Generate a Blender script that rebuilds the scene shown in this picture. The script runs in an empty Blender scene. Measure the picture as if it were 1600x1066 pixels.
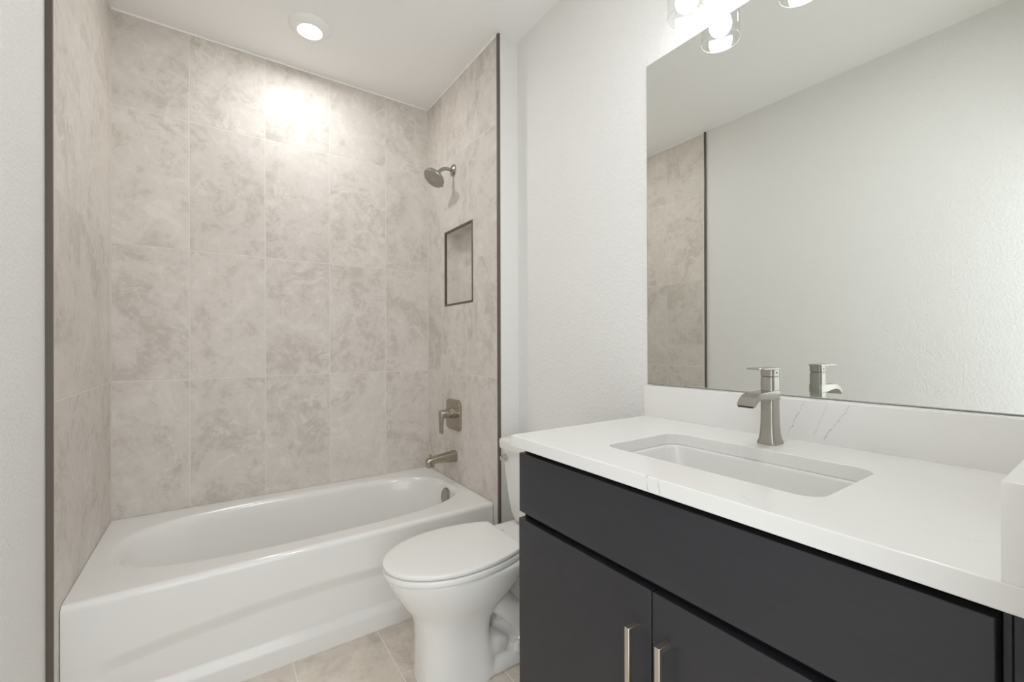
import bpy, bmesh, math, random
from mathutils import Vector, Matrix

# ------------------------------------------------------------------ camera, world, light, exposure
scene = bpy.context.scene
COL = scene.collection
H = 1.18                                  # eye height
F_PX, YAW, PITCH, ROLL, CY = 678.07, 0.6014, 0.0016, 0.0031, 538.43

cam_data = bpy.data.cameras.new('camera')
cam = bpy.data.objects.new('camera', cam_data)
COL.objects.link(cam)
cam_data.sensor_fit = 'HORIZONTAL'
cam_data.sensor_width = 36.0
cam_data.lens = F_PX * 36.0 / 1600.0
cam_data.shift_y = (CY - 533.0) / 1600.0
cam_data.clip_start = 0.01
F0 = Vector((math.sin(YAW), math.cos(YAW), 0)); R0 = Vector((math.cos(YAW), -math.sin(YAW), 0)); U0 = Vector((0, 0, 1))
Fv = F0 * math.cos(PITCH) + U0 * math.sin(PITCH)
U1 = U0 * math.cos(PITCH) - F0 * math.sin(PITCH)
Rv = R0 * math.cos(ROLL) - U1 * math.sin(ROLL)
Uv = R0 * math.sin(ROLL) + U1 * math.cos(ROLL)
M = Matrix((Rv, Uv, -Fv)).transposed().to_4x4()
M.translation = Vector((0, 0, H))
cam.matrix_world = M
scene.camera = cam

world = bpy.data.worlds.new('world')
scene.world = world
world.use_nodes = True
bgn = world.node_tree.nodes['Background']
bgn.inputs['Color'].default_value = (0.92, 0.97, 1.0, 1)
bgn.inputs['Strength'].default_value = 0.74
scene.view_settings.view_transform = 'Standard'
scene.view_settings.look = 'None'
scene.view_settings.gamma = 1.0
scene.view_settings.use_curve_mapping = False
scene.view_settings.exposure = 1.91
scene.cycles.use_denoising = True
scene.cycles.max_bounces = 14
scene.cycles.diffuse_bounces = 8
scene.cycles.glossy_bounces = 6
scene.cycles.transparent_max_bounces = 16
scene.cycles.sample_clamp_indirect = 6.0

CAN_POWER = 1.3          # flush ceiling light over the tub, watts
DOOR_FILL_POWER = 1.55     # unseen copy of it near the doorway, added as fill light
BULB_STRENGTH = 5.0      # vanity bulbs
LENS_STRENGTH = 3.0

# ------------------------------------------------------------------ dimensions (metres, floor at 0, eye at x=y=0)
XL, XR, YB, ZC = -0.3756, 1.1205, 2.5693, 2.673      # tiled alcove faces, ceiling
XP = XL - 0.014                                       # painted left wall
YE = 1.745                                            # where the tile ends
XW, XM = 1.236, 1.231                                 # vanity wall, mirror face
YN = 0.04                                             # wall at the right end of the vanity
TW, TH, ROW0 = 0.3137, 0.6126, 0.4115
ZT = 0.9436                                           # counter top
RIM = 0.4125

# ------------------------------------------------------------------ material helpers
def new_mat(name):
    m = bpy.data.materials.new(name); m.use_nodes = True
    nt = m.node_tree
    for n in list(nt.nodes): nt.nodes.remove(n)
    out = nt.nodes.new('ShaderNodeOutputMaterial')
    b = nt.nodes.new('ShaderNodeBsdfPrincipled')
    nt.links.new(b.outputs[0], out.inputs[0])
    return m, nt, b, out

class NT:
    def __init__(s, nt): s.nt = nt
    def n(s, t, **kw):
        x = s.nt.nodes.new(t)
        for k, v in kw.items(): setattr(x, k, v)
        return x
    def link(s, a, b): s.nt.links.new(a, b)
    def val(s, sock, v):
        if isinstance(v, (int, float)): sock.default_value = v
        elif isinstance(v, (tuple, list)): sock.default_value = v
        else: s.link(v, sock)
    def math(s, op, a, b=None, c=None, clamp=False):
        x = s.n('ShaderNodeMath', operation=op); x.use_clamp = clamp
        s.val(x.inputs[0], a)
        if b is not None: s.val(x.inputs[1], b)
        if c is not None: s.val(x.inputs[2], c)
        return x.outputs[0]
    def smooth(s, v, a, b, t0=0.0, t1=1.0):
        x = s.n('ShaderNodeMapRange', interpolation_type='SMOOTHSTEP')
        s.val(x.inputs[0], v); x.inputs[1].default_value = a; x.inputs[2].default_value = b
        x.inputs[3].default_value = t0; x.inputs[4].default_value = t1
        return x.outputs[0]
    def mix(s, f, a, b, blend='MIX'):
        x = s.n('ShaderNodeMix', data_type='RGBA', blend_type=blend)
        s.val(x.inputs[0], f); s.val(x.inputs[6], a); s.val(x.inputs[7], b)
        return x.outputs[2]
    def noise(s, vec, scale, detail=4.0, rough=0.5, dist=0.0):
        x = s.n('ShaderNodeTexNoise'); s.link(vec, x.inputs['Vector'])
        x.inputs['Scale'].default_value = scale; x.inputs['Detail'].default_value = detail
        x.inputs['Roughness'].default_value = rough; x.inputs['Distortion'].default_value = dist
        return x
    def pos(s):
        return s.n('ShaderNodeNewGeometry').outputs['Position']
    def xyz(s, v):
        x = s.n('ShaderNodeSeparateXYZ'); s.link(v, x.inputs[0]); return x.outputs
    def comb(s, a, b, c):
        x = s.n('ShaderNodeCombineXYZ')
        for i, v in enumerate((a, b, c)): s.val(x.inputs[i], v)
        return x.outputs[0]
    def bump(s, h, strength, dist, normal=None):
        x = s.n('ShaderNodeBump'); s.link(h, x.inputs['Height'])
        x.inputs['Strength'].default_value = strength; x.inputs['Distance'].default_value = dist
        if normal is not None: s.link(normal, x.inputs['Normal'])
        return x.outputs[0]

def srgb(r, g, b):
    f = lambda c: (c / 255) / 12.92 if c / 255 <= 0.04045 else ((c / 255 + 0.055) / 1.055) ** 2.4
    return (f(r), f(g), f(b), 1)

def simple(name, col, rough=0.5, metal=0.0, spec=0.5, coat=0.0):
    m, nt, b, out = new_mat(name); k = NT(nt)
    # a faint procedural unevenness so no surface is perfectly flat in tone
    n = k.noise(k.pos(), 9.0, 3.0)
    c2 = tuple(min(1, v * 1.03) for v in col[:3]) + (1,)
    k.link(k.mix(n.outputs[0], col, c2), b.inputs['Base Color'])
    b.inputs['Roughness'].default_value = rough; b.inputs['Metallic'].default_value = metal
    b.inputs['Specular IOR Level'].default_value = spec
    b.inputs['Coat Weight'].default_value = coat; b.inputs['Coat Roughness'].default_value = 0.05
    return m

def paint_mat(name, col, strength=0.6, scale=95.0, rough=0.6):
    m, nt, b, out = new_mat(name); k = NT(nt)
    p = k.pos()
    a = k.noise(p, scale, 3.0, 0.55)
    h = k.smooth(a.outputs[0], 0.38, 0.68)
    k.link(k.bump(h, strength, 0.0012), b.inputs['Normal'])
    b.inputs['Base Color'].default_value = col
    b.inputs['Roughness'].default_value = rough
    b.inputs['Specular IOR Level'].default_value = 0.3
    return m

def tile_mat(name, ua, va, u0, du, v0, dv, base, light, dark, grout, rough=0.33, stagger=0.0, seed=0.0, gw=0.0019):
    """Porcelain stone tile: grid along two world axes, each tile with its own cut of the stone pattern."""
    m, nt, b, out = new_mat(name); k = NT(nt)
    P = k.pos(); ax = k.xyz(P)
    u = k.math('DIVIDE', k.math('SUBTRACT', ax[ua], u0), du)
    iu = k.math('FLOOR', u)
    vv = k.math('DIVIDE', k.math('SUBTRACT', ax[va], v0), dv)
    if stagger: vv = k.math('ADD', vv, k.math('MULTIPLY', iu, stagger))
    iv = k.math('FLOOR', vv)
    def edge(t, size):
        fr = k.math('FRACT', t)
        d = k.math('MULTIPLY', k.math('MINIMUM', fr, k.math('SUBTRACT', 1.0, fr)), size)
        return d
    d = k.math('MINIMUM', edge(u, du), edge(vv, dv))
    g = k.smooth(d, gw * 0.75, gw * 1.25, 1.0, 0.0)
    wn = k.n('ShaderNodeTexWhiteNoise', noise_dimensions='3D')
    k.link(k.comb(iu, iv, seed), wn.inputs['Vector'])
    off = k.n('ShaderNodeVectorMath', operation='SCALE'); k.link(wn.outputs['Color'], off.inputs[0]); off.inputs['Scale'].default_value = 37.0
    vec = k.n('ShaderNodeVectorMath', operation='ADD'); k.link(P, vec.inputs[0]); k.link(off.outputs[0], vec.inputs[1])
    V = vec.outputs[0]
    # clouds: two scales of warped stone noise, and pale islands with a fairly crisp outline
    c1 = k.noise(V, 3.4, 10.0, 0.66, 1.1)
    c2 = k.noise(V, 9.0, 10.0, 0.70, 1.8)
    c3 = k.noise(V, 60.0, 4.0, 0.7, 0.4)
    c4 = k.noise(V, 24.0, 8.0, 0.72, 0.8)
    cloud = k.math('ADD', k.math('MULTIPLY', c1.outputs[0], 0.5), k.math('ADD', k.math('MULTIPLY', c2.outputs[0], 0.33), k.math('MULTIPLY', c4.outputs[0], 0.17)))
    dk = k.smooth(cloud, 0.515, 0.40)
    lt = k.smooth(cloud, 0.52, 0.60)
    col = k.mix(k.math('MULTIPLY', dk, 0.78), base, dark)
    col = k.mix(k.math('MULTIPLY', lt, 0.70), col, light)
    isl = k.smooth(k.math('ADD', k.math('MULTIPLY', c2.outputs[0], 0.75), k.math('MULTIPLY', c4.outputs[0], 0.25)), 0.535, 0.555)
    region = k.smooth(k.noise(V, 2.6, 4.0).outputs[0], 0.47, 0.58)
    col = k.mix(k.math('MULTIPLY', k.math('MULTIPLY', isl, region), 0.45), col, light)
    rim_ = k.smooth(k.math('ABSOLUTE', k.math('SUBTRACT', k.math('ADD', k.math('MULTIPLY', c2.outputs[0], 0.75), k.math('MULTIPLY', c4.outputs[0], 0.25)), 0.528)), 0.010, 0.0)
    col = k.mix(k.math('MULTIPLY', k.math('MULTIPLY', rim_, region), 0.40), col, dark)
    # fine mottling
    col = k.mix(k.math('MULTIPLY', k.smooth(c4.outputs[0], 0.50, 0.66), 0.16), col, light)
    col = k.mix(k.math('MULTIPLY', k.math('MULTIPLY', k.smooth(c4.outputs[0], 0.48, 0.34), k.smooth(c1.outputs[0], 0.56, 0.44)), 0.40), col, dark)
    # broken pale veins where a distorted noise passes its middle
    v1 = k.noise(V, 5.5, 8.0, 0.62, 2.2)
    r1 = k.math('ABSOLUTE', k.math('SUBTRACT', v1.outputs[0], 0.5))
    vein = k.smooth(r1, 0.014, 0.0)
    gate = k.smooth(k.noise(V, 3.1, 3.0).outputs[0], 0.50, 0.62)
    vein = k.math('MULTIPLY', vein, gate)
    col = k.mix(k.math('MULTIPLY', vein, 0.6), col, light)
    # dark mineral specks gathered in patches
    sp = k.math('MULTIPLY', k.smooth(c3.outputs[0], 0.40, 0.30), k.smooth(c2.outputs[0], 0.50, 0.36))
    col = k.mix(k.math('MULTIPLY', sp, 0.55), col, tuple(v * 0.72 for v in dark[:3]) + (1,))
    # tile to tile tone
    tone = k.n('ShaderNodeMapRange'); k.link(wn.outputs['Value'], tone.inputs[0]); tone.inputs[3].default_value = 0.96; tone.inputs[4].default_value = 1.04
    tcol = k.n('ShaderNodeVectorMath', operation='SCALE'); k.link(col, tcol.inputs[0]); k.link(tone.outputs[0], tcol.inputs['Scale'])
    fin = k.mix(g, tcol.outputs[0], grout)
    k.link(fin, b.inputs['Base Color'])
    k.link(k.smooth(g, 0, 1, rough, 0.75), b.inputs['Roughness'])
    hgt = k.math('ADD', k.smooth(d, 0.0, gw * 2.2, 0.0, 1.0), k.math('MULTIPLY', c2.outputs[0], 0.12))
    k.link(k.bump(hgt, 0.6, 0.0012), b.inputs['Normal'])
    b.inputs['Specular IOR Level'].default_value = 0.08
    return m

def quartz_mat(name, ua, va, veins):
    """White quartz; veins = ((u0,v0),(u1,v1), half width, strength) along two world axes."""
    m, nt, b, out = new_mat(name); k = NT(nt)
    P = k.pos(); ax = k.xyz(P)
    w = k.noise(P, 55.0, 5.0, 0.65)
    w2 = k.noise(P, 160.0, 3.0, 0.6)
    cl = k.noise(P, 3.0, 5.0, 0.6, 0.8)
    col = k.mix(cl.outputs[0], (0.75, 0.74, 0.72, 1), (0.785, 0.775, 0.755, 1))
    jit = k.math('ADD', k.math('MULTIPLY', k.math('SUBTRACT', w.outputs[0], 0.5), 0.016), k.math('MULTIPLY', k.math('SUBTRACT', w2.outputs[0], 0.5), 0.004))
    for (a, c, hw, st) in veins:
        du, dv = c[0] - a[0], c[1] - a[1]; L = math.hypot(du, dv); du /= L; dv /= L
        ru = k.math('SUBTRACT', ax[ua], a[0]); rv = k.math('SUBTRACT', ax[va], a[1])
        along = k.math('ADD', k.math('MULTIPLY', ru, du), k.math('MULTIPLY', rv, dv))
        across = k.math('ADD', k.math('MULTIPLY', ru, -dv), k.math('MULTIPLY', rv, du))
        across = k.math('ABSOLUTE', k.math('ADD', across, jit))
        e = 0.25 * L
        msk = k.math('MULTIPLY', k.smooth(across, hw, 0.0), k.math('MULTIPLY', k.smooth(along, -0.002, e), k.smooth(along, L + 0.002, L - e)))
        msk = k.math('MULTIPLY', msk, k.smooth(w2.outputs[0], 0.40, 0.58, 0.12, 1.0))
        col = k.mix(k.math('MULTIPLY', msk, st), col, (0.19, 0.18, 0.17, 1))
    k.link(col, b.inputs['Base Color'])
    b.inputs['Roughness'].default_value = 0.16
    b.inputs['Specular IOR Level'].default_value = 0.5
    return m

def wood_mat(name):
    m, nt, b, out = new_mat(name); k = NT(nt)
    P = k.pos()
    mp = k.n('ShaderNodeMapping'); k.link(P, mp.inputs[0]); mp.inputs['Scale'].default_value = (30, 3.5, 60)
    g = k.noise(mp.outputs[0], 2.2, 6.0, 0.65, 0.6)
    c = k.noise(P, 5.0, 4.0, 0.6)
    t = k.math('ADD', k.math('MULTIPLY', g.outputs[0], 0.5), k.math('MULTIPLY', c.outputs[0], 0.5))
    k.link(k.mix(k.smooth(t, 0.35, 0.65), (0.025, 0.0245, 0.0295, 1), (0.031, 0.0302, 0.0350, 1)), b.inputs['Base Color'])
    b.inputs['Roughness'].default_value = 0.40
    b.inputs['Specular IOR Level'].default_value = 0.42
    k.link(k.bump(g.outputs[0], 0.05, 0.0004), b.inputs['Normal'])
    return m

def nickel_mat(name, col=(0.43, 0.412, 0.375, 1), rough=0.22, stretch=(1, 1, 0.06)):
    m, nt, b, out = new_mat(name); k = NT(nt)
    mp = k.n('ShaderNodeMapping'); k.link(k.pos(), mp.inputs[0]); mp.inputs['Scale'].default_value = stretch
    g = k.noise(mp.outputs[0], 700.0, 2.0, 0.5)
    k.link(k.smooth(g.outputs[0], 0.3, 0.7, rough - 0.006, rough + 0.006), b.inputs['Roughness'])
    b.inputs['Base Color'].default_value = col
    b.inputs['Metallic'].default_value = 1.0
    return m

def emit_mat(name, col, strength):
    m, nt, b, out = new_mat(name)
    nt.nodes.remove(b)
    e = nt.nodes.new('ShaderNodeEmission'); e.inputs[0].default_value = col; e.inputs[1].default_value = strength
    nt.links.new(e.outputs[0], out.inputs[0])
    return m

def mirror_mat():
    m, nt, b, out = new_mat('mirror_silver')
    b.inputs['Base Color'].default_value = (0.845, 0.86, 0.83, 1)
    b.inputs['Metallic'].default_value = 1.0
    b.inputs['Roughness'].default_value = 0.0
    return m

def thin_glass():
    m, nt, b, out = new_mat('clear_glass'); nt.nodes.remove(b); k = NT(nt)
    t = k.n('ShaderNodeBsdfTransparent'); t.inputs[0].default_value = (0.985, 0.985, 0.98, 1)
    g = k.n('ShaderNodeBsdfGlossy'); g.inputs['Roughness'].default_value = 0.03
    f = k.n('ShaderNodeFresnel'); f.inputs[0].default_value = 1.5
    mx = k.n('ShaderNodeMixShader')
    k.link(k.math('MINIMUM', f.outputs[0], 0.20), mx.inputs[0]); k.link(t.outputs[0], mx.inputs[1]); k.link(g.outputs[0], mx.inputs[2])
    k.link(mx.outputs[0], out.inputs[0])
    return m

STONE = dict(base=srgb(216, 209, 202), light=srgb(227, 221, 215), dark=srgb(194, 186, 178), grout=srgb(226, 220, 213))
M_TILE_BACK = tile_mat('stone_tile_back', 0, 2, XL - 0.0333, TW, ROW0 - TH, TH, seed=1.0, **STONE)
M_TILE_LEFT = tile_mat('stone_tile_left', 1, 2, 2.0521 - 10 * 0.30, 0.30, ROW0 - TH, TH, seed=2.0, **STONE)
M_TILE_RIGHT = tile_mat('stone_tile_right', 1, 2, 2.0575 - 10 * 0.3185, 0.3185, ROW0 - TH, TH, seed=3.0, **STONE)
M_TILE_FLOOR = tile_mat('stone_tile_floor', 0, 1, 0.552 - 10 * 0.312, 0.312, 1.512 - 10 * 0.6126, 0.6126,
                        srgb(220, 210, 198), srgb(230, 222, 212), srgb(198, 188, 176), srgb(236, 229, 220), stagger=0.5, seed=4.0)
M_WALL = paint_mat('wall_paint_orange_peel', (0.81, 0.803, 0.785, 1))
M_CEIL = paint_mat('ceiling_paint', (0.90, 0.90, 0.89, 1), 0.25, 70.0, 0.75)
M_TRIMW = simple('white_caulk', (0.92, 0.90, 0.87, 1), 0.5)
M_BRONZE = simple('dark_tile_edge_metal', srgb(92, 84, 76), 0.38, 0.0, 0.5)
M_PORC = simple('white_porcelain', (0.80, 0.79, 0.765, 1), 0.09, 0, 0.5)
M_TUB = simple('white_enamel', (0.80, 0.79, 0.77, 1), 0.12, 0, 0.5)
M_SEAT = simple('white_plastic', (0.82, 0.81, 0.785, 1), 0.22, 0, 0.5)
M_NICKEL = nickel_mat('brushed_nickel')
M_NICKEL_WARM = nickel_mat('brushed_nickel_warm', (0.43, 0.39, 0.325, 1), 0.27)
M_CHROME = simple('chrome', (0.62, 0.61, 0.60, 1), 0.08, 1.0)
M_PULL = nickel_mat('satin_pull', (0.62, 0.58, 0.51, 1), 0.33)
M_DARKHOLE = simple('dark_recess', (0.02, 0.02, 0.02, 1), 0.6)
M_WOOD = wood_mat('espresso_wood')
M_BLACK = simple('cabinet_shadow_gap', (0.008, 0.008, 0.009, 1), 0.7, 0, 0.1)
M_MIRROR = mirror_mat()
M_GLASSEDGE = simple('mirror_glass_edge', (0.36, 0.38, 0.36, 1), 0.12)
M_GLASS = thin_glass()
M_BULB = emit_mat('glowing_bulb', (0.96, 0.985, 1.0, 1), BULB_STRENGTH)
M_LENS = emit_mat('glowing_lens', (1.0, 0.99, 0.98, 1), LENS_STRENGTH)
M_WHITE = simple('white_enamel_fixture', (0.90, 0.90, 0.885, 1), 0.5)
M_QTOP = quartz_mat('quartz_counter', 0, 1, [
    ((0.7430, 0.1650), (0.7585, 0.0970), 0.0010, 0.42), ((0.7345, 0.2080), (0.7352, 0.1930), 0.0009, 0.35),
    ((0.69, 0.372), (0.655, 0.318), 0.0009, 0.28), ((0.6405, 0.5085), (0.6475, 0.506), 0.0020, 0.5), ((0.6405, 0.485), (0.6475, 0.4825), 0.0020, 0.5),
    ((0.6385, 0.887), (0.66, 0.878), 0.0018, 0.45), ((0.72, 0.930), (0.79, 0.905), 0.0010, 0.25)])
M_QBACK = quartz_mat('quartz_backsplash', 1, 2, [
    ((0.4660, 1.047), (0.5110, 0.948), 0.0019, 0.60), ((0.4190, 1.047), (0.4545, 0.948), 0.0018, 0.32), ((0.3740, 1.047), (0.4345, 0.946), 0.0019, 0.60)])
M_QSIDE = quartz_mat('quartz_side_splash', 0, 2, [((0.9, 1.05), (0.95, 0.95), 0.002, 0.3)])

# ------------------------------------------------------------------ mesh helpers
def box(bm, x0, x1, y0, y1, z0, z1):
    vs = [bm.verts.new((x, y, z)) for z in (z0, z1) for y in (y0, y1) for x in (x0, x1)]
    for f in ((0, 2, 3, 1), (4, 5, 7, 6), (0, 1, 5, 4), (2, 6, 7, 3), (0, 4, 6, 2), (1, 3, 7, 5)):
        bm.faces.new([vs[i] for i in f])
    return vs

def loft(bm, rings, cap0=True, cap1=True, closed=True):
    R = [[bm.verts.new(p) for p in r] for r in rings]
    n = len(R[0])
    for a, c in zip(R, R[1:]):
        for i in range(n if closed else n - 1):
            j = (i + 1) % n
            bm.faces.new((a[i], a[j], c[j], c[i]))
    if cap0: bm.faces.new(list(reversed(R[0])))
    if cap1: bm.faces.new(R[-1])
    return R

def frame(d):
    d = Vector(d).normalized()
    u = d.cross(Vector((0, 0, 1)))
    if u.length < 1e-4: u = Vector((1, 0, 0))
    u.normalize(); v = d.cross(u).normalized()
    return d, u, v

def tube(bm, pts, radii, n=20):
    pts = [Vector(p) for p in pts]
    if not isinstance(radii, (list, tuple)): radii = [radii] * len(pts)
    rings = []; pu = None
    for i, p in enumerate(pts):
        d = (pts[min(i + 1, len(pts) - 1)] - pts[max(i - 1, 0)]).normalized()
        if pu is None: _, u, v = frame(d)
        else:
            u = (pu - d * pu.dot(d)).normalized(); v = d.cross(u).normalized()
        pu = u
        rings.append([p + (u * math.cos(2 * math.pi * k / n) + v * math.sin(2 * math.pi * k / n)) * radii[i] for k in range(n)])
    loft(bm, rings)

def lathe(bm, prof, origin, axis, n=40, cap0=True, cap1=True):
    """prof = (distance along axis, radius)"""
    o = Vector(origin); d, u, v = frame(axis)
    rings = [[o + d * h + (u * math.cos(2 * math.pi * k / n) + v * math.sin(2 * math.pi * k / n)) * r for k in range(n)] for h, r in prof]
    loft(bm, rings, cap0, cap1)

def rrect(w, h, r, n=8):
    """rounded rectangle outline centred at 0, counter-clockwise"""
    pts = []
    for cx, cy, a0 in ((w / 2 - r, h / 2 - r, 0), (-w / 2 + r, h / 2 - r, 90), (-w / 2 + r, -h / 2 + r, 180), (w / 2 - r, -h / 2 + r, 270)):
        for k in range(n + 1):
            a = math.radians(a0 + 90 * k / n)
            pts.append((cx + r * math.cos(a), cy + r * math.sin(a)))
    return pts

def smoothstep(a, b, x):
    t = max(0.0, min(1.0, (x - a) / (b - a))); return t * t * (3 - 2 * t)

def empty(name, loc, label, cat, group=None):
    o = bpy.data.objects.new(name, None); COL.objects.link(o)
    o.location = loc; o.empty_display_size = 0.05
    tag(o, label, cat, group)
    return o

def tag(o, label=None, cat=None, group=None, kind=None):
    if label: o['label'] = label
    if cat: o['category'] = cat
    if group: o['group'] = group
    if kind: o['kind'] = kind
    return o

def root_loc(o):
    while o.parent: o = o.parent
    return o.location.copy()

def obj(name, bm, mat, parent=None, bevel=0.0, seg=2, sub=0, angle=35, remesh=0.0, smooth_it=0):
    bmesh.ops.remove_doubles(bm, verts=bm.verts, dist=1e-6)
    bmesh.ops.recalc_face_normals(bm, faces=bm.faces)
    me = bpy.data.meshes.new(name)
    if parent is not None:
        bmesh.ops.translate(bm, verts=bm.verts, vec=-root_loc(parent))
    bm.to_mesh(me); bm.free()
    me.materials.append(mat)
    o = bpy.data.objects.new(name, me); COL.objects.link(o)
    if parent is not None: o.parent = parent
    if remesh:
        md = o.modifiers.new('remesh', 'REMESH'); md.mode = 'VOXEL'; md.voxel_size = remesh; md.use_smooth_shade = True
        sm = o.modifiers.new('smooth', 'SMOOTH'); sm.iterations = smooth_it; sm.factor = 0.5
    if bevel:
        md = o.modifiers.new('bevel', 'BEVEL'); md.width = bevel; md.segments = seg; md.limit_method = 'ANGLE'; md.angle_limit = math.radians(40)
        md.harden_normals = False
    if sub:
        md = o.modifiers.new('subdivision', 'SUBSURF'); md.levels = sub; md.render_levels = sub
    me.shade_smooth()
    if not remesh: me.set_sharp_from_angle(angle=math.radians(angle))
    return o

def boxobj(name, dims, mat, parent=None, bevel=0.0, seg=2):
    bm = bmesh.new(); box(bm, *dims); return obj(name, bm, mat, parent, bevel, seg)

def structure(o, label=None):
    o['kind'] = 'structure'
    if label: o['label'] = label; 
    return o

# ------------------------------------------------------------------ the room
WT = 0.10
structure(boxobj('floor', (XP - WT, XW + WT, -1.2, YB + WT, -0.08, 0.0), M_TILE_FLOOR), 'beige stone tile floor')
structure(boxobj('ceiling', (XP - WT, XW + WT, YN - 0.1, YB + WT, ZC, ZC + 0.08), M_CEIL), 'flat white ceiling')
structure(boxobj('wall_left', (XP - WT, XP, YN - 0.1, YE - 0.001, 0.0, ZC), M_WALL), 'white painted left wall before the tub')
structure(boxobj('wall_alcove_left', (XP - WT, XL, YE, YB, 0.0, ZC), M_TILE_LEFT), 'stone tiled wall at the left end of the tub')
structure(boxobj('wall_alcove_back', (XP - WT, XW + WT, YB, YB + WT, 0.0, ZC), M_TILE_BACK), 'stone tiled wall behind the tub')
structure(boxobj('wall_right', (XW, XW + WT, YN - 0.1, YE + 0.005, 0.0, ZC), M_WALL), 'white textured wall behind the vanity and toilet')
structure(boxobj('wall_jamb', (XR + 0.0095, XW - 0.0005, YE, YE + 0.015, 0.0, ZC), M_WALL), 'narrow white return beside the tiled alcove')
# wall at the vanity's right end, with the doorway the picture is taken from
structure(boxobj('wall_near', (0.44, XW, YN - 0.1, YN, 0.0, ZC), M_WALL), 'white wall at the right end of the vanity')
structure(boxobj('wall_near_header', (XP, 0.44, YN - 0.1, YN, 2.05, ZC), M_WALL), 'white wall above the doorway')

# tiled plumbing wall with the recessed niche
NY0, NY1, NZ0, NZ1, ND = 2.004, 2.3205, 1.4185, 1.832, 0.093
bm = bmesh.new()
def quad(*p): bm.faces.new([bm.verts.new(q) for q in p])
ys, zs = [YE + 0.0002, NY0, NY1, YB], [0.0, NZ0, NZ1, ZC]
for i in range(3):
    for j in range(3):
        if (i, j) == (1, 1): continue
        quad((XR, ys[i], zs[j]), (XR, ys[i + 1], zs[j]), (XR, ys[i + 1], zs[j + 1]), (XR, ys[i], zs[j + 1]))
XN = XR + ND
quad((XN, NY0, NZ0), (XN, NY1, NZ0), (XN, NY1, NZ1), (XN, NY0, NZ1))
quad((XR, NY0, NZ0), (XR, NY1, NZ0), (XN, NY1, NZ0), (XN, NY0, NZ0))
quad((XR, NY0, NZ1), (XN, NY0, NZ1), (XN, NY1, NZ1), (XR, NY1, NZ1))
quad((XR, NY0, NZ0), (XN, NY0, NZ0), (XN, NY0, NZ1), (XR, NY0, NZ1))
quad((XR, NY1, NZ0), (XR, NY1, NZ1), (XN, NY1, NZ1), (XN, NY1, NZ0))
XB = XW + WT
quad((XB, YE + .0002, 0), (XB, YE + .0002, ZC), (XB, YB, ZC), (XB, YB, 0))
quad((XR, YE + .0002, 0), (XR, YE + .0002, ZC), (XB, YE + .0002, ZC), (XB, YE + .0002, 0))
quad((XR, YB, 0), (XB, YB, 0), (XB, YB, ZC), (XR, YB, ZC))
quad((XR, YE + .0002, 0), (XB, YE + .0002, 0), (XB, YB, 0), (XR, YB, 0))
quad((XR, YE + .0002, ZC), (XR, YB, ZC), (XB, YB, ZC), (XB, YE + .0002, ZC))
structure(obj('wall_alcove_right', bm, M_TILE_RIGHT, angle=20), 'stone tiled wall with the shower fittings and niche')

# dark metal edge strips
structure(boxobj('trim_1', (XP - 0.001, XL + 0.0015, YE - 0.0085, YE + 0.001, 0.0, ZC - 0.001), M_BRONZE, None, 0.0008), 'dark metal edge strip on the left tiled wall')
structure(boxobj('trim_2', (XR - 0.0015, XR + 0.0095, YE - 0.004, YE + 0.012, 0.0, ZC - 0.001), M_BRONZE, None, 0.0008), 'dark metal edge strip on the right tiled wall')
bm = bmesh.new()
t = 0.0105
box(bm, XR - 0.002, XR + 0.010, NY0 - t, NY1 + t, NZ1 - 0.0005, NZ1 + t)
box(bm, XR - 0.002, XR + 0.010, NY0 - t, NY1 + t, NZ0 - t, NZ0 + 0.0005)
box(bm, XR - 0.002, XR + 0.010, NY0 - t, NY0 + 0.0005, NZ0, NZ1)
box(bm, XR - 0.002, XR + 0.010, NY1 - 0.0005, NY1 + t, NZ0, NZ1)
structure(obj('trim_3', bm, M_BRONZE, None, 0.0006), 'dark metal frame around the shower niche')
# pale caulk beads along the ceiling and in the tile corners
bm = bmesh.new()
box(bm, XL, XR, YB - 0.006, YB + 0.001, ZC - 0.010, ZC)
box(bm, XR - 0.006, XR + 0.001, YE + 0.012, YB, ZC - 0.009, ZC)
box(bm, XL - 0.001, XL + 0.006, YE + 0.001, YB, ZC - 0.009, ZC)
structure(obj('trim_4', bm, M_TRIMW, None, 0.002), 'pale caulk bead where tile meets ceiling')
bm = bmesh.new()
for x, s in ((XL, 1), (XR, -1)):
    loft(bm, [[(x - s * .001, YB + .001, z), (x + s * 0.0045, YB + .001, z), (x + s * 0.0035, YB - 0.0025, z), (x - s * .001, YB - 0.0045, z)] for z in (RIM - 0.01, ZC)])
structure(obj('trim_5', bm, simple('corner_grout', srgb(208, 199, 188), 0.6)), 'pale grout bead in the tile corners')

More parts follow.
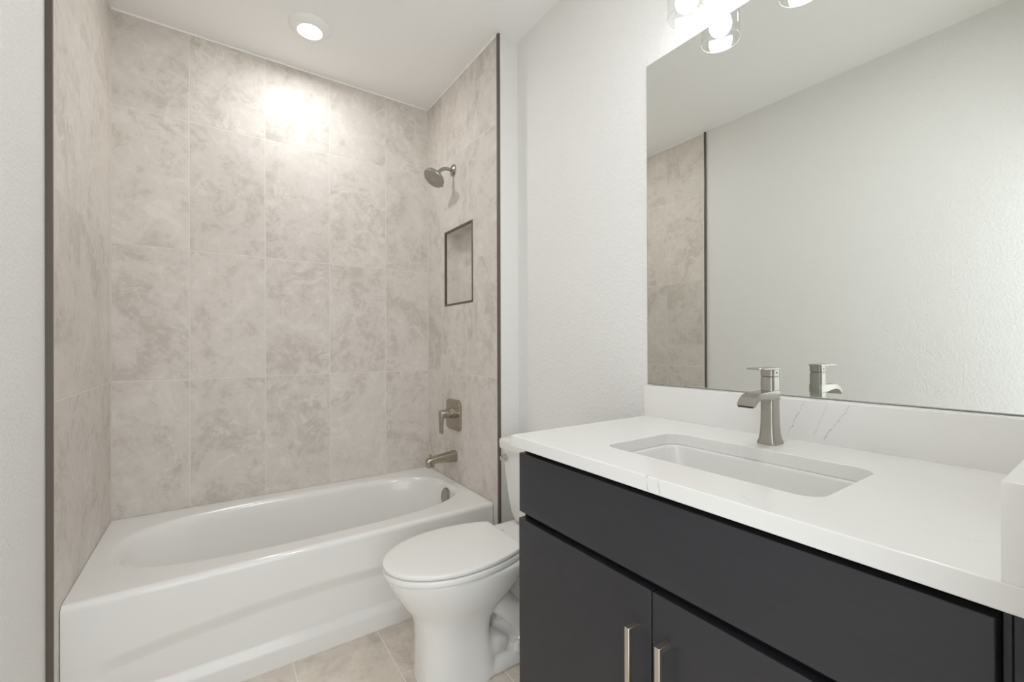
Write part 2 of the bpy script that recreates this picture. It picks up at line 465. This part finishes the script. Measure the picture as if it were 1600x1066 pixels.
# ------------------------------------------------------------------ bathtub
BX0, BX1, BY0, BY1 = XL + 0.0015, XR - 0.0015, 1.800, YB - 0.0015
tub = empty('bathtub', (0.372, 2.18, 0.0), 'white alcove bathtub with recessed apron panel set between the tiled walls', 'bathtub')
bm = bmesh.new()
ccx, ccy = 0.378, 2.187
FR = 0.020                                   # front edge rounding
rx0, rx1, ry0, ry1 = BX0, BX1, BY0 + FR, BY1
angs = [2 * math.pi * i / 144 for i in range(144)]
for cxr, cyr in ((rx0, ry0), (rx1, ry0), (rx1, ry1), (rx0, ry1)):
    a = math.atan2(cyr - ccy, cxr - ccx) % (2 * math.pi)
    i = min(range(len(angs)), key=lambda q: abs(angs[q] - a)); angs[i] = a
def rect_pt(a):
    c, s = math.cos(a), math.sin(a); ts = []
    if c > 1e-9: ts.append((rx1 - ccx) / c)
    if c < -1e-9: ts.append((rx0 - ccx) / c)
    if s > 1e-9: ts.append((ry1 - ccy) / s)
    if s < -1e-9: ts.append((ry0 - ccy) / s)
    r = min(ts); return ccx + r * c, ccy + r * s
def oval(a, aL, aR, bF, bB, nL, nR):
    c, s = math.cos(a), math.sin(a)
    ax, n = (aR, nR) if c >= 0 else (aL, nL)
    by = bB if s >= 0 else bF
    n = nL + (nR - nL) * smoothstep(-0.9, 0.9, c)
    r = ((abs(c) / ax) ** n + (abs(s) / by) ** n) ** (-1.0 / n)
    return ccx + r * c, ccy + r * s
aL, aR, bF, bB = ccx + 0.305, 1.065 - ccx, ccy - 1.898, 2.487 - ccy
rings = [[rect_pt(a) + (RIM,) for a in angs]]
def ov(dL, dR, dF, dB, z, nL=2.85, nR=3.1):
    rings.append([oval(a, aL - dL, aR - dR, bF - dF, bB - dB, nL, nR) + (z,) for a in angs])
ov(-.022, -.014, -.016, -.016, RIM)
ov(-.008, -.006, -.006, -.006, RIM - .0010)
ov(.002, .000, .001, .001, RIM - .0045)
ov(.012, .006, .008, .008, RIM - .0120)
ov(.022, .011, .014, .014, RIM - .026)
ov(.036, .016, .020, .020, RIM - .050)
ov(.085, .030, .036, .034, RIM - .120)
ov(.150, .050, .056, .050, RIM - .220)
ov(.205, .070, .076, .068, RIM - .290)
ov(.245, .100, .100, .090, RIM - .325)
ov(.300, .160, .150, .140, RIM - .342)
ov(.480, .380, .230, .220, RIM - .350)
loft(bm, rings, cap0=False, cap1=True)
obj('shell', bm, M_TUB, tub, angle=60)
bm = bmesh.new()
# apron: a grid over x and an arc-length parameter down the front
nx = 120
def recess(x, z):
    ztop = 0.268 - 0.050 * ((x - 0.3725) / 0.66) ** 2
    lin = lambda a, b, v: 0.25 * smoothstep(a, b, v) + 0.75 * max(0.0, min(1.0, (v - a) / (b - a)))
    top = 1 - lin(ztop - 0.046, ztop, z)
    bot = lin(0.064, 0.098, z)
    side = smoothstep(-0.335, -0.235, x) * (1 - smoothstep(0.98, 1.08, x))
    return 0.014 * top * bot * side
def front_col(x):
    pts = []
    for q in range(9):
        a = math.radians(90 - 90 * q / 8)
        pts.append((x, BY0 + FR - FR * math.cos(a), RIM - FR + FR * math.sin(a)))
    for q in range(1, 91):
        z = (RIM - FR) * (1 - q / 90)
        y = BY0 + recess(x, z) + 0.004 * smoothstep(0.34, 0.30, z) * 0.0
        pts.append((x, y, max(z, 0.0)))
    return pts
cols = [front_col(BX0 + (BX1 - BX0) * i / nx) for i in range(nx + 1)]
loft(bm, cols, cap0=False, cap1=False, closed=False)
# end and back skirts so that the tub is a solid shell
for x in (BX0, BX1):
    quad((x, BY0 + FR, RIM), (x, BY1, RIM), (x, BY1, 0), (x, BY0 + FR, 0))
quad((BX0, BY1, RIM), (BX1, BY1, RIM), (BX1, BY1, 0), (BX0, BY1, 0))
obj('apron', bm, M_TUB, tub, angle=60)
# overflow plate on the plumbing end
bm = bmesh.new()
od = Vector((-1.0, 0.0, 0.22)).normalized(); oc = Vector((1.0415, 2.165, 0.358))
lathe(bm, [(-0.012, 0.030), (0.0, 0.0425), (0.004, 0.0425), (0.0075, 0.039), (0.0085, 0.034), (0.0085, 0.030)], oc, od, 40)
ovf = obj('overflow_plate', bm, simple('overflow_chrome', (0.36, 0.35, 0.335, 1), 0.16, 1.0), tub)
ovf['label'] = 'round chrome overflow plate'
bm = bmesh.new()
lathe(bm, [(0.0, 0.034), (0.004, 0.034), (0.006, 0.028)], (0.80, 2.19, RIM - .3490), (0, 0, 1), 32)
obj('drain', bm, M_CHROME, tub)

# ------------------------------------------------------------------ tub spout, valve and shower head
sp = empty('tub_spout', (XR, 2.205, 0.556), 'brushed nickel tub spout just above the bathtub rim', 'tub spout')
bm = bmesh.new()
def sect(x, w, zb, zt_, r):
    return [(x, 2.205 + a, (zb + zt_) / 2 + b) for a, b in rrect(w, zt_ - zb, r, 6)]
loft(bm, [sect(XR - 0.0005, .058, .524, .588, .020), sect(XR - 0.012, .058, .525, .587, .020), sect(XR - 0.06, .053, .529, .581, .018),
          sect(XR - 0.12, .048, .533, .573, .016), sect(XR - 0.150, .046, .534, .567, .015), sect(XR - 0.165, .044, .535, .562, .013), sect(XR - 0.174, .036, .537, .555, .008)])
# outlet that turns down at the tip
loft(bm, [[(XR - 0.152 + a, 2.205 + b, z) for a, b in rrect(.042 * s, .042 * s, .012 * s, 6)] for z, s in ((.560, .85), (.548, 1.0), (.520, 1.0), (.516, .96))])
obj('spout_body', bm, M_NICKEL_WARM, sp)
bm = bmesh.new()
lathe(bm, [(-.003, .0045), (.008, .0045), (.009, .0075), (.016, .0075), (.018, .006)], (XR - 0.150, 2.205, .566), (0, 0, 1), 20)
obj('diverter_knob', bm, M_NICKEL_WARM, sp)

va = empty('shower_valve', (XR, 2.21, 0.79), 'brushed nickel shower valve with square plate and lever, above the tub spout', 'shower valve')
bm = bmesh.new()
def plate(x, w, h, r): return [(x, 2.21 + a, 0.789 + b) for a, b in rrect(w, h, r, 8)]
loft(bm, [plate(XR - .0003, .170, .172, .030), plate(XR - .008, .170, .172, .030), plate(XR - .0125, .162, .164, .027)])
obj('plate', bm, M_NICKEL_WARM, va)
bm = bmesh.new()
lathe(bm, [(0.0105, .034), (.016, .033), (.020, .027), (.040, .026), (.078, .024), (.084, .022)], (XR, 2.21, .797), (-1, 0, 0), 36)
obj('hub', bm, M_NICKEL_WARM, va)
bm = bmesh.new()
def lev(z, x0, x1, w):
    return [(x0 if a < 0 else x1, 2.21 + b, z) for a, b in ((-1, -w), (1, -w), (1, w), (-1, w))]
loft(bm, [lev(.819, XR - .088, XR - .062, .012), lev(.810, XR - .0915, XR - .060, .0175), lev(.785, XR - .0915, XR - .066, .018), lev(.762, XR - .090, XR - .074, .017), lev(.690, XR - .088, XR - .077, .0165)])
obj('handle', bm, M_NICKEL_WARM, va, 0.003, 2)

sh = empty('showerhead', (XR, 2.215, 2.172), 'round brushed nickel shower head on a bent arm high on the tiled wall', 'shower head')
bm = bmesh.new()
lathe(bm, [(0.0003, .034), (.003, .034), (.008, .030), (.013, .019), (.016, .014)], (XR, 2.215, 2.172), (-1, 0, 0), 36)
obj('flange', bm, M_NICKEL, sh)
bm = bmesh.new()
arm = [(XR - .002, 2.215, 2.172), (XR - .035, 2.215, 2.173)]
for q in range(1, 9):
    a = math.radians(50 * q / 8)
    arm.append((XR - .035 - .065 * math.sin(a), 2.215, 2.173 - .065 * (1 - math.cos(a))))
e = Vector(arm[-1]); dd = Vector((-math.cos(math.radians(50)), 0, -math.sin(math.radians(50))))
arm.append(tuple(e + dd * .014))
tube(bm, arm, .0098, 18)
obj('arm', bm, M_NICKEL, sh)
hn = Vector((-0.60, -0.10, -0.79)).normalized()
hc = Vector(arm[-1]) - dd * 0.004
bm = bmesh.new()
lathe(bm, [(0.0, .010), (.003, .0155), (.016, .0155), (.019, .019), (.022, .024), (.034, .046), (.040, .057), (.044, .061), (.054, .0615), (.057, .0595)], hc, hn, 48)
obj('head', bm, M_NICKEL, sh)
bm = bmesh.new()
lathe(bm, [(.0565, .0575), (.0585, .0565), (.0592, .040), (.0580, .026), (.0595, .024), (.0595, .012)], hc, hn, 48)
face = obj('spray_face', bm, simple('spray_face_grey', (0.40, 0.385, 0.35, 1), 0.42, 0.5), sh)
face['label'] = 'darker spray face with rings of nozzles'
bm = bmesh.new()
_, hu, hv = frame(hn)
for rr, cnt in ((.050, 26), (.040, 20), (.031, 14), (.019, 8)):
    for q in range(cnt):
        a = 2 * math.pi * q / cnt
        c = hc + hn * .0580 + (hu * math.cos(a) + hv * math.sin(a)) * rr
        lathe(bm, [(0, .0021), (.0030, .0015)], c, hn, 8)
obj('nozzles', bm, simple('nozzle_grey', (0.24, 0.23, 0.21, 1), 0.5), face)
bm = bmesh.new()
tabc = hc + hn * .049 + (Vector((1, 0, 0)) - hn * hn.x).normalized() * .060
td, tu, tv = frame((Vector((1, 0, 0)) - hn * hn.x).normalized())
lathe(bm, [(0.0, .008), (.006, .007), (.008, .004)], tabc, td, 16)
obj('spray_selector', bm, M_CHROME, sh)

# ------------------------------------------------------------------ ceiling light above the tub, plus an added out-of-view fill lamp
def ceiling_light(x, y, power, label):
    cl = empty('ceiling_light', (x, y, ZC), label, 'ceiling light', 'round flush ceiling lights')
    cc = (x, y, ZC)
    bm = bmesh.new()
    lathe(bm, [(0.0003, .092), (.004, .091), (.016, .078), (.023, .060), (.0235, .0535), (.021, .0510)], cc, (0, 0, -1), 56)
    obj('trim_ring', bm, M_WHITE, cl)
    bm = bmesh.new()
    lathe(bm, [(.0205, .0510), (.0245, .0500), (.0258, .042), (.0262, .020)], cc, (0, 0, -1), 48)
    ln = obj('lens', bm, M_LENS, cl)
    ln['label'] = 'glowing white lens'
    ld = bpy.data.lights.new('downlight', 'AREA'); ld.shape = 'DISK'; ld.size = 0.10; ld.energy = power; ld.color = (0.965, 0.985, 1.0)
    lo = bpy.data.objects.new('downlight', ld); COL.objects.link(lo); lo.parent = cl
    lo.location = (0, 0, -0.0275)
ceiling_light(0.372, 2.206, CAN_POWER, 'round white flush ceiling light glowing above the bathtub')
ceiling_light(0.57, 0.47, DOOR_FILL_POWER, 'added unseen fill light shaped as a round ceiling light just inside the doorway')

# ------------------------------------------------------------------ toilet
TY = 1.427
to = empty('toilet', (0.90, TY, 0.0), 'white two piece elongated toilet with closed lid between tub and vanity', 'toilet')
def egg(xf, xb, hw, z, nb=3.2, nf=2.0, n=48, k=0.55):
    """outline: rounded nose at xf (towards the room), squarer back at xb"""
    xm = xf + (xb - xf) * k
    pts = []
    for i in range(n):
        a = 2 * math.pi * i / n; c, s = math.cos(a), math.sin(a)
        ax, nn = (xb - xm, nb) if c > 0 else (xm - xf, nf)
        nn = nb if c > 0 else nf
        r = ((abs(c) / ax) ** nn + (abs(s) / hw) ** nn) ** (-1 / nn)
        pts.append((xm + r * c, TY + r * s, z))
    return pts
bm = bmesh.new()
# bowl and front column
loft(bm, [egg(.577, .845, .122, 0.0, 6, 2.6), egg(.578, .840, .117, .035, 6, 2.6), egg(.579, .832, .111, .10, 6, 2.6), egg(.578, .826, .108, .16, 5, 2.5), egg(.573, .835, .111, .205, 4.4, 2.4), egg(.566, .855, .117, .230, 3.8, 2.2),
          egg(.555, .880, .128, .255, 3.2, 2.1), egg(.527, .930, .150, .295, 3.0, 2.0), egg(.502, .965, .167, .335, 3.0, 2.0), egg(.483, .985, .176, .370, 3.0, 2.0), egg(.474, .995, .179, .395, 3.0, 2.0), egg(.477, .99, .176, .404, 3.0, 2.0)])
# deck that carries the tank
loft(bm, [[(1.075 + a, TY + b, z) for a, b in rrect(w, d_, .05, 6)] for z, w, d_ in ((.335, .22, .20), (.37, .27, .30), (.398, .285, .335), (.406, .28, .33))])
# foot plate
loft(bm, [[(.985 + a, TY + b, z) for a, b in rrect(.40 - i, .235 - i, .06, 6)] for z, i in ((0.0, 0.0), (.022, .0), (.040, .02), (.048, .05))])
# trapway: a sculpted S on both flanks
for s in (-1, 1):
    tube(bm, [(.80, TY + s * .060, .275), (.87, TY + s * .068, .235), (.93, TY + s * .070, .175), (1.00, TY + s * .066, .115), (1.07, TY + s * .062, .075), (1.13, TY + s * .06, .06)],
         [.040, .046, .046, .046, .045, .04], 16)
    tube(bm, [(.815, TY + s * .055, .10), (.85, TY + s * .060, .085), (.89, TY + s * .060, .070)], [.045, .045, .035], 14)
    tube(bm, [(.93, TY + s * .070, .050), (.99, TY + s * .078, .052), (1.05, TY + s * .075, .050)], [.030, .044, .030], 14)
tube(bm, [(.86, TY, .20), (1.0, TY, .22), (1.10, TY, .30), (1.15, TY, .36)], [.075, .075, .08, .085], 20)
tube(bm, [(.86, TY, .08), (1.0, TY, .08), (1.12, TY, .07)], [.07, .07, .06], 20)
obj('bowl', bm, M_PORC, to, remesh=0.0055, smooth_it=12)
# seat ring and lid
def slab(name, xf, xb, hw, z0, z1, mat, r=0.006, dome=0.0):
    b2 = bmesh.new()
    def f(d, z):
        xm, ax = .722, .318
        F, B, W = xf + d, xb - d, hw - d
        pts = []
        ae = math.acos(min(1, (B - xm) / ax))
        for i in range(41):                                # nose, from the back right corner round to the back left
            a = ae + (2 * math.pi - 2 * ae) * i / 40
            c, s_ = math.cos(a), math.sin(a)
            pts.append((xm + c * (ax if c > 0 else xm - F), TY + s_ * W))
        # ease the two cut corners
        q = pts[1:-1]
        p0, p1 = Vector(pts[0]), Vector(pts[-1])
        def ease(pc, pa, pb):
            pc, pa, pb = Vector(pc), Vector(pa), Vector(pb)
            a_ = pc + (pa - pc).normalized() * .012; b_ = pc + (pb - pc).normalized() * .012
            return [tuple((1 - t) ** 2 * a_ + 2 * t * (1 - t) * pc + t * t * b_) for t in (0, .25, .5, .75, 1)]
        out = ease(p0, p1, q[0]) + q + ease(p1, q[-1], p0)
        return [(x, y, z) for x, y in out]
    def inner(fr, z):
        base = f(r, z); cx0 = (xf + xb) / 2
        return [(cx0 + (x - cx0) * fr, TY + (y - TY) * fr, z) for x, y, _ in base]
    rg = [f(r * 1.0, z0), f(r * .25, z0 + r * .35), f(0, z0 + r), f(0, z1 - r), f(r * .3, z1 - r * .3), f(r, z1), inner(.93, z1 + dome * .35), inner(.6, z1 + dome), inner(.1, z1 + dome)]
    loft(b2, rg)
    return obj(name, b2, mat, to, angle=50)
slab('seat', .463, .935, .1815, .4055, .4268, M_SEAT, .005)
lid = slab('lid', .463, .943, .1805, .4306, .4452, M_SEAT, .004, .003)
for s in (-1, 1):
    bm = bmesh.new()
    loft(bm, [[(.958 + a, TY + s * .075 + b, z) for a, b in rrect(.036 - i, .050 - i, .012, 5)] for z, i in ((.4055, 0), (.425, 0), (.432, .008))])
    obj('hinge', bm, M_SEAT, to)
# tank
bm = bmesh.new()
def tank(z, hw, x0, r=.035, bow=.012):
    pts = []
    w = 1.226 - x0
    for a, b in rrect(w, 2 * hw, r, 8):
        bx = (1.226 + x0) / 2 + a
        if a < 0: bx -= bow * (1 - (b / hw) ** 2)
        pts.append((bx, TY + b, z))
    return pts
loft(bm, [tank(.408, .10, 1.10), tank(.414, .135, 1.085), tank(.430, .158, 1.078), tank(.46, .170, 1.072), tank(.52, .180, 1.066), tank(.62, .192, 1.058), tank(.725, .202, 1.052)])
obj('tank', bm, M_PORC, to, angle=50)
bm = bmesh.new()
loft(bm, [tank(.7252, .204, 1.050), tank(.729, .212, 1.042), tank(.752, .214, 1.040), tank(.764, .212, 1.042), tank(.7695, .204, 1.050)])
obj('tank_lid', bm, M_PORC, to, angle=45)
bm = bmesh.new()
ly = TY + .158
lathe(bm, [(0, .016), (.006, .016), (.010, .010), (.020, .009)], (1.048, ly, .690), (-1, 0, 0), 24)
tube(bm, [(1.034, ly, .690), (1.028, ly - .004, .688), (1.026, ly - .016, .684)], [.0095, .0085, .0075], 14)
fl = obj('flush_lever', bm, M_CHROME, to)
fl['label'] = 'chrome flush lever'
for s in (-1, 1):
    bm = bmesh.new()
    lathe(bm, [(.0, .0175), (.022, .016), (.030, .012), (.033, .006)], (.932, TY + s * .098, .0455), (0, 0, 1), 20)
    obj('bolt_cap', bm, M_SEAT, to)

# ------------------------------------------------------------------ vanity cabinet
XC = 0.6435                      # counter front edge
XF = 0.664                       # door faces
XK = 0.684                       # carcass front
vc = empty('vanity_cabinet', (0.95, 0.49, 0.0), 'dark espresso slab front vanity cabinet under the white counter', 'cabinet')
bm = bmesh.new()
box(bm, XK, XK + 0.018, 0.0865, 0.934, 0.10, 0.9130)           # face frame
box(bm, XK + 0.0182, XW - 0.001, 0.0865, 0.934, 0.10, 0.118)    # bottom
box(bm, XW - 0.012, XW - 0.001, 0.0865, 0.934, 0.1182, 0.9130)  # back
box(bm, XK + 0.0182, XW - 0.0122, 0.0865, 0.104, 0.1182, 0.9130)
box(bm, XK + 0.0182, XW - 0.0122, 0.9165, 0.934, 0.1182, 0.9130)
box(bm, XK + 0.055, XW - 0.001, 0.0865, 0.934, 0.0, 0.0998)     # plinth
obj('carcass', bm, M_BLACK, vc)
boxobj('side_panel', (XK, XW - 0.001, 0.9341, 0.9365, 0.0005, 0.9130), M_WOOD, vc)
boxobj('drawer_front', (XF, XK - 0.0003, 0.0880, 0.9355, 0.7425, 0.8965), M_WOOD, vc, 0.0012)
YS = 0.5155
for y0, y1, hy in ((YS + 0.0016, 0.9375, 0.5455), (0.0880, YS - 0.0016, 0.479)):
    dr = boxobj('door', (XF, XK - 0.0003, y0, y1, 0.118, 0.7250), M_WOOD, vc, 0.0012)
    bm = bmesh.new()
    xh, zt_, zb_, w = XF - 0.034, 0.6545, 0.494, 0.0054
    loft(bm, [[(x, hy + yy, z) for x, z in ((xh, zt_), (XF + .0003, zt_), (XF + .0003, zt_ - .010), (xh + .0085, zt_ - .010), (xh + .0085, zb_ + .010), (XF + .0003, zb_ + .010), (XF + .0003, zb_), (xh, zb_))] for yy in (-w, w)])
    ho = obj('handle', bm, M_PULL, dr, 0.0006, 1)
    ho['label'] = 'slim satin nickel bar pull'
bm = bmesh.new()
box(bm, XK - 0.004, XK + 0.03, YN + 0.0005, 0.0775, 0.10, 0.9130)
box(bm, XK - 0.001, XK + 0.03, 0.0780, 0.0855, 0.10, 0.9130)
obj('filler_strip', bm, M_WOOD, vc, 0.001)

# ------------------------------------------------------------------ countertop with undermount opening
def holed_slab(x0, x1, y0, y1, z0, z1, hx0, hx1, hy0, hy1, r, b2):
    cxh, cyh = (hx0 + hx1) / 2, (hy0 + hy1) / 2
    inner = [(cxh + a, cyh + b) for a, b in rrect(hx1 - hx0, hy1 - hy0, r, 10)]
    outer = []
    aa = [math.atan2(p[1] - cyh, p[0] - cxh) for p in inner]
    corners = [(x1, y1), (x0, y1), (x0, y0), (x1, y0)]
    for a in aa:
        c, s = math.cos(a), math.sin(a); ts = []
        if c > 1e-9: ts.append((x1 - cxh) / c)
        if c < -1e-9: ts.append((x0 - cxh) / c)
        if s > 1e-9: ts.append((y1 - cyh) / s)
        if s < -1e-9: ts.append((y0 - cyh) / s)
        q = min(ts); outer.append([cxh + q * c, cyh + q * s])
    for cxr, cyr in corners:
        ca = math.atan2(cyr - cyh, cxr - cxh)
        i = min(range(len(aa)), key=lambda q: abs((aa[q] - ca + math.pi) % (2 * math.pi) - math.pi))
        outer[i] = [cxr, cyr]
    n = len(inner)
    V = lambda pts, z: [b2.verts.new((p[0], p[1], z)) for p in pts]
    it, ib, ot, ob = V(inner, z1), V(inner, z0), V(outer, z1), V(outer, z0)
    for i in range(n):
        j = (i + 1) % n
        b2.faces.new((it[i], ot[i], ot[j], it[j]))
        b2.faces.new((ib[i], ib[j], ob[j], ob[i]))
        b2.faces.new((it[i], it[j], ib[j], ib[i]))
        b2.faces.new((ot[i], ob[i], ob[j], ot[j]))
SX0, SX1, SY0, SY1 = 0.757, 1.020, 0.281, 0.722
bm = bmesh.new()
holed_slab(XC, XW - 0.0005, YN + 0.0005, 0.9475, ZT - 0.0295, ZT, SX0, SX1, SY0, SY1, 0.035, bm)
ct = obj('countertop', bm, M_QTOP, None, 0.0018, 2)
tag(ct, 'white quartz countertop with faint grey veins on the dark vanity', 'countertop')
ZB = 1.0448
def splash(name, x0, x1, y0, y1, mat):
    b2 = bmesh.new()
    ring = lambda d, z: [(x0 + d, y0 + d, z), (x1, y0 + d, z), (x1, y1 - d, z), (x0 + d, y1 - d, z)]
    loft(b2, [ring(0, ZT + 0.0001), ring(0, ZB - 0.0022), ring(0.0008, ZB - 0.0008), ring(0.0022, ZB)])
    return obj(name, b2, mat, angle=50)
bs = splash('backsplash', 1.186, XW - 0.0005, 0.0820, 0.9475, M_QBACK)
tag(bs, 'white quartz backsplash with grey veins under the mirror', 'backsplash')
ss = splash('side_splash', XC + 0.0006, XW - 0.0005, YN + 0.0005, 0.0812, M_QSIDE)
tag(ss, 'white quartz side splash at the right end of the counter', 'side splash')

# sink
sk = empty('sink', ((SX0 + SX1) / 2, (SY0 + SY1) / 2, ZT - 0.0300), 'white rectangular undermount sink set below the counter opening', 'sink')
bm = bmesh.new()
scx, scy = (SX0 + SX1) / 2, (SY0 + SY1) / 2
sw, sd = SX1 - SX0, SY1 - SY0
def sring(dx, dy, r, z): return [(scx + a, scy + b, z) for a, b in rrect(sw - 2 * dx, sd - 2 * dy, r, 10)]
zz = ZT - 0.0297
loft(bm, [sring(-.030, -.030, .05, zz - .012), sring(-.030, -.030, .05, zz), sring(.0035, .0035, .034, zz), sring(.0050, .0050, .034, zz - .001), sring(.0065, .0070, .036, zz - .006), sring(.010, .018, .045, zz - .07),
          sring(.018, .036, .055, zz - .105), sring(.034, .060, .060, zz - .122), sring(.060, .095, .055, zz - .129), sring(.110, .190, .020, zz - .135)], cap0=False, cap1=True)
obj('basin', bm, simple('sink_porcelain', (0.72, 0.71, 0.69, 1), 0.10), sk, angle=50)
bm = bmesh.new()
lathe(bm, [(0, .022), (.002, .022), (.003, .016), (.005, .015), (.006, .008)], (scx, scy, zz - .1348), (0, 0, 1), 28)
obj('drain', bm, M_NICKEL, sk)

# ------------------------------------------------------------------ faucet
fx, fy = 1.096, 0.507
fa = empty('faucet', (fx, fy, ZT), 'brushed nickel single lever faucet with flat open spout behind the sink', 'faucet')
def fsec(rx, ry, z, dx=0.0, n=64, p=7.0):
    out = []
    for i in range(n):
        a = 2 * math.pi * i / n; c, s = math.cos(a), math.sin(a)
        r = ((abs(c) / rx) ** p + (abs(s) / ry) ** p) ** (-1 / p)
        out.append((fx + dx + r * c, fy + r * s, z))
    return out
bm = bmesh.new()
loft(bm, [fsec(.0255, .0215, ZT + .0003), fsec(.0258, .0218, ZT + .003), fsec(.0232, .0188, ZT + .012), fsec(.0210, .0165, ZT + .026), fsec(.0198, .0153, ZT + .045), fsec(.0192, .0147, ZT + .075), fsec(.0190, .0145, ZT + .1575), fsec(.0186, .0141, ZT + .1590)])
obj('body', bm, M_NICKEL, fa, angle=40)
bm = bmesh.new()
top = [(fx + .0185, ZT + .1275), (fx - .019, ZT + .1270), (fx - .045, ZT + .1262), (fx - .075, ZT + .1255), (fx - .095, ZT + .1205), (fx - .108, ZT + .1115), (fx - .117, ZT + .0990)]
bot = [(fx + .0185, ZT + .1040), (fx - .019, ZT + .1050), (fx - .045, ZT + .1090), (fx - .070, ZT + .1105), (fx - .087, ZT + .1075), (fx - .099, ZT + .1015), (fx - .108, ZT + .0950)]
rg = []
for (xt, zt2), (xb, zb2), hw in zip(top, bot, (.0150, .0154, .0172, .0182, .0186, .0188, .0188)):
    rg.append([(xt, fy - hw, zt2), (xt, fy + hw, zt2), (xb, fy + hw, zb2), (xb, fy - hw, zb2)])
loft(bm, rg)
obj('spout', bm, M_NICKEL, fa, 0.0016, 2, angle=30)
bm = bmesh.new()
loft(bm, [[(x, fy + y, z) for y, z in ((-.0165, ZT + .0945), (.0165, ZT + .0945), (.0165, ZT + .0985), (-.0165, ZT + .0985))] for x in (fx - .1145, fx - .1105)])
so = obj('outlet_slot', bm, M_DARKHOLE, bpy.data.objects['spout'])
bm = bmesh.new()
loft(bm, [fsec(.0172, .0128, ZT + .1588), fsec(.0172, .0128, ZT + .1608)], )
loft(bm, [fsec(.0190, .0145, ZT + .1605), fsec(.0190, .0145, ZT + .1790), fsec(.0190, .0145, ZT + .1800)])
zl = ZT + .1765
loft(bm, [[(x, fy + y, z) for y, z in ((-hw, z0), (hw, z0), (hw, z0 + th), (-hw, z0 + th))] for x, hw, z0, th in ((fx + .0192, .0148, zl, .0055), (fx - .016, .0170, zl + .0003, .005), (fx - .042, .0192, zl + .0010, .0042), (fx - .069, .0200, zl + .0016, .0034))])
obj('lever', bm, M_NICKEL, fa, 0.0008, 1, angle=35)
bm = bmesh.new()
lathe(bm, [(0, .0022), (.0006, .0022)], (fx + .002, fy - .0144, ZT + .169), (0, -1, 0), 12)
obj('set_screw', bm, M_DARKHOLE, bpy.data.objects['lever'])

# ------------------------------------------------------------------ mirror
MY0, MY1, MZ0, MZ1 = 0.060, 0.9700, ZB + 0.0012, 2.140
mi = empty('mirror', (XW, 0.515, MZ0), 'large frameless wall mirror with polished edge above the backsplash', 'mirror')
bm = bmesh.new()
e1 = 0.0020
def mr(x, d): return [(x, MY0 + d, MZ0 + d), (x, MY1 - d, MZ0 + d), (x, MY1 - d, MZ1 - d), (x, MY0 + d, MZ1 - d)]
loft(bm, [mr(XW - .0003, 0), mr(XM + .0012, 0), mr(XM, e1)], cap0=True, cap1=False)
obj('polished_edge', bm, M_GLASSEDGE, mi, angle=10)
bm = bmesh.new()
bm.faces.new([bm.verts.new(p) for p in reversed(mr(XM, e1))])
obj('glass', bm, M_MIRROR, mi)

# ------------------------------------------------------------------ vanity light with three glass shades
SXc, SZ = 1.143, 2.137           # shade axis and rim height
vl = empty('vanity_light', (XW, 0.522, 2.33), 'brushed nickel vanity light with clear glass shades above the mirror', 'vanity light')
boxobj('back_plate', (XW - 0.022, XW - 0.0003, 0.215, 0.825, 2.335, 2.415), M_NICKEL, vl, 0.004)
for y in (0.754, 0.522, 0.290):
    bm = bmesh.new()
    tube(bm, [(XW - .020, y, 2.375), (SXc + .03, y, 2.375), (SXc + .008, y, 2.372), (SXc, y, 2.362), (SXc, y, 2.315)], [.009] * 5, 16)
    obj('arm', bm, M_NICKEL, vl)
    bm = bmesh.new()
    lathe(bm, [(0, .020), (.004, .027), (.050, .027), (.052, .022)], (SXc, y, 2.322), (0, 0, -1), 32)
    obj('socket', bm, M_NICKEL, vl)
    bm = bmesh.new()
    # single-walled cylinder shade, closed at the top around the socket, open below
    lathe(bm, [(0.0, .0275), (.006, .050), (.014, .0545), (.185, .0551)], (SXc, y, SZ + .185), (0, 0, -1), 64, cap0=False, cap1=False)
    gs = obj('glass_shade', bm, M_GLASS, vl, angle=60)
    bm = bmesh.new()
    pts = []
    nr = 64
    rgs = [[(SXc + r * math.cos(2 * math.pi * q / nr), y + r * math.sin(2 * math.pi * q / nr), z) for q in range(nr)] for r, z in ((.0553, SZ - .0005), (.0560, SZ + .0008), (.0553, SZ + .002), (.0546, SZ + .0008))]
    loft(bm, rgs + [rgs[0]], cap0=False, cap1=False)
    obj('rim', bm, simple('polished_glass_rim', (0.62, 0.61, 0.58, 1), 0.1), gs)
    bm = bmesh.new()
    zc0, rb = 2.187, .0325
    # opaque white neck above, glowing diffuser globe below
    lathe(bm, [(0.0, .013), (.012, .0135), (.030, .017), (.050, .0235), (.066, .0300), (.080, .0325)], (SXc, y, 2.272), (0, 0, -1), 32)
    bb = obj('bulb', bm, M_WHITE, vl, angle=60)
    bm = bmesh.new()
    prof = []
    for q in range(0, 12):
        a = math.radians(78 + (178 - 78) * q / 11)
        prof.append((2.272 - (zc0 + rb * math.cos(a)), rb * 1.003 * math.sin(a)))
    lathe(bm, prof, (SXc, y, 2.272), (0, 0, -1), 32)
    dg = obj('diffuser', bm, M_BULB, bb, angle=60)
    dg['label'] = 'glowing frosted lower half of the bulb'
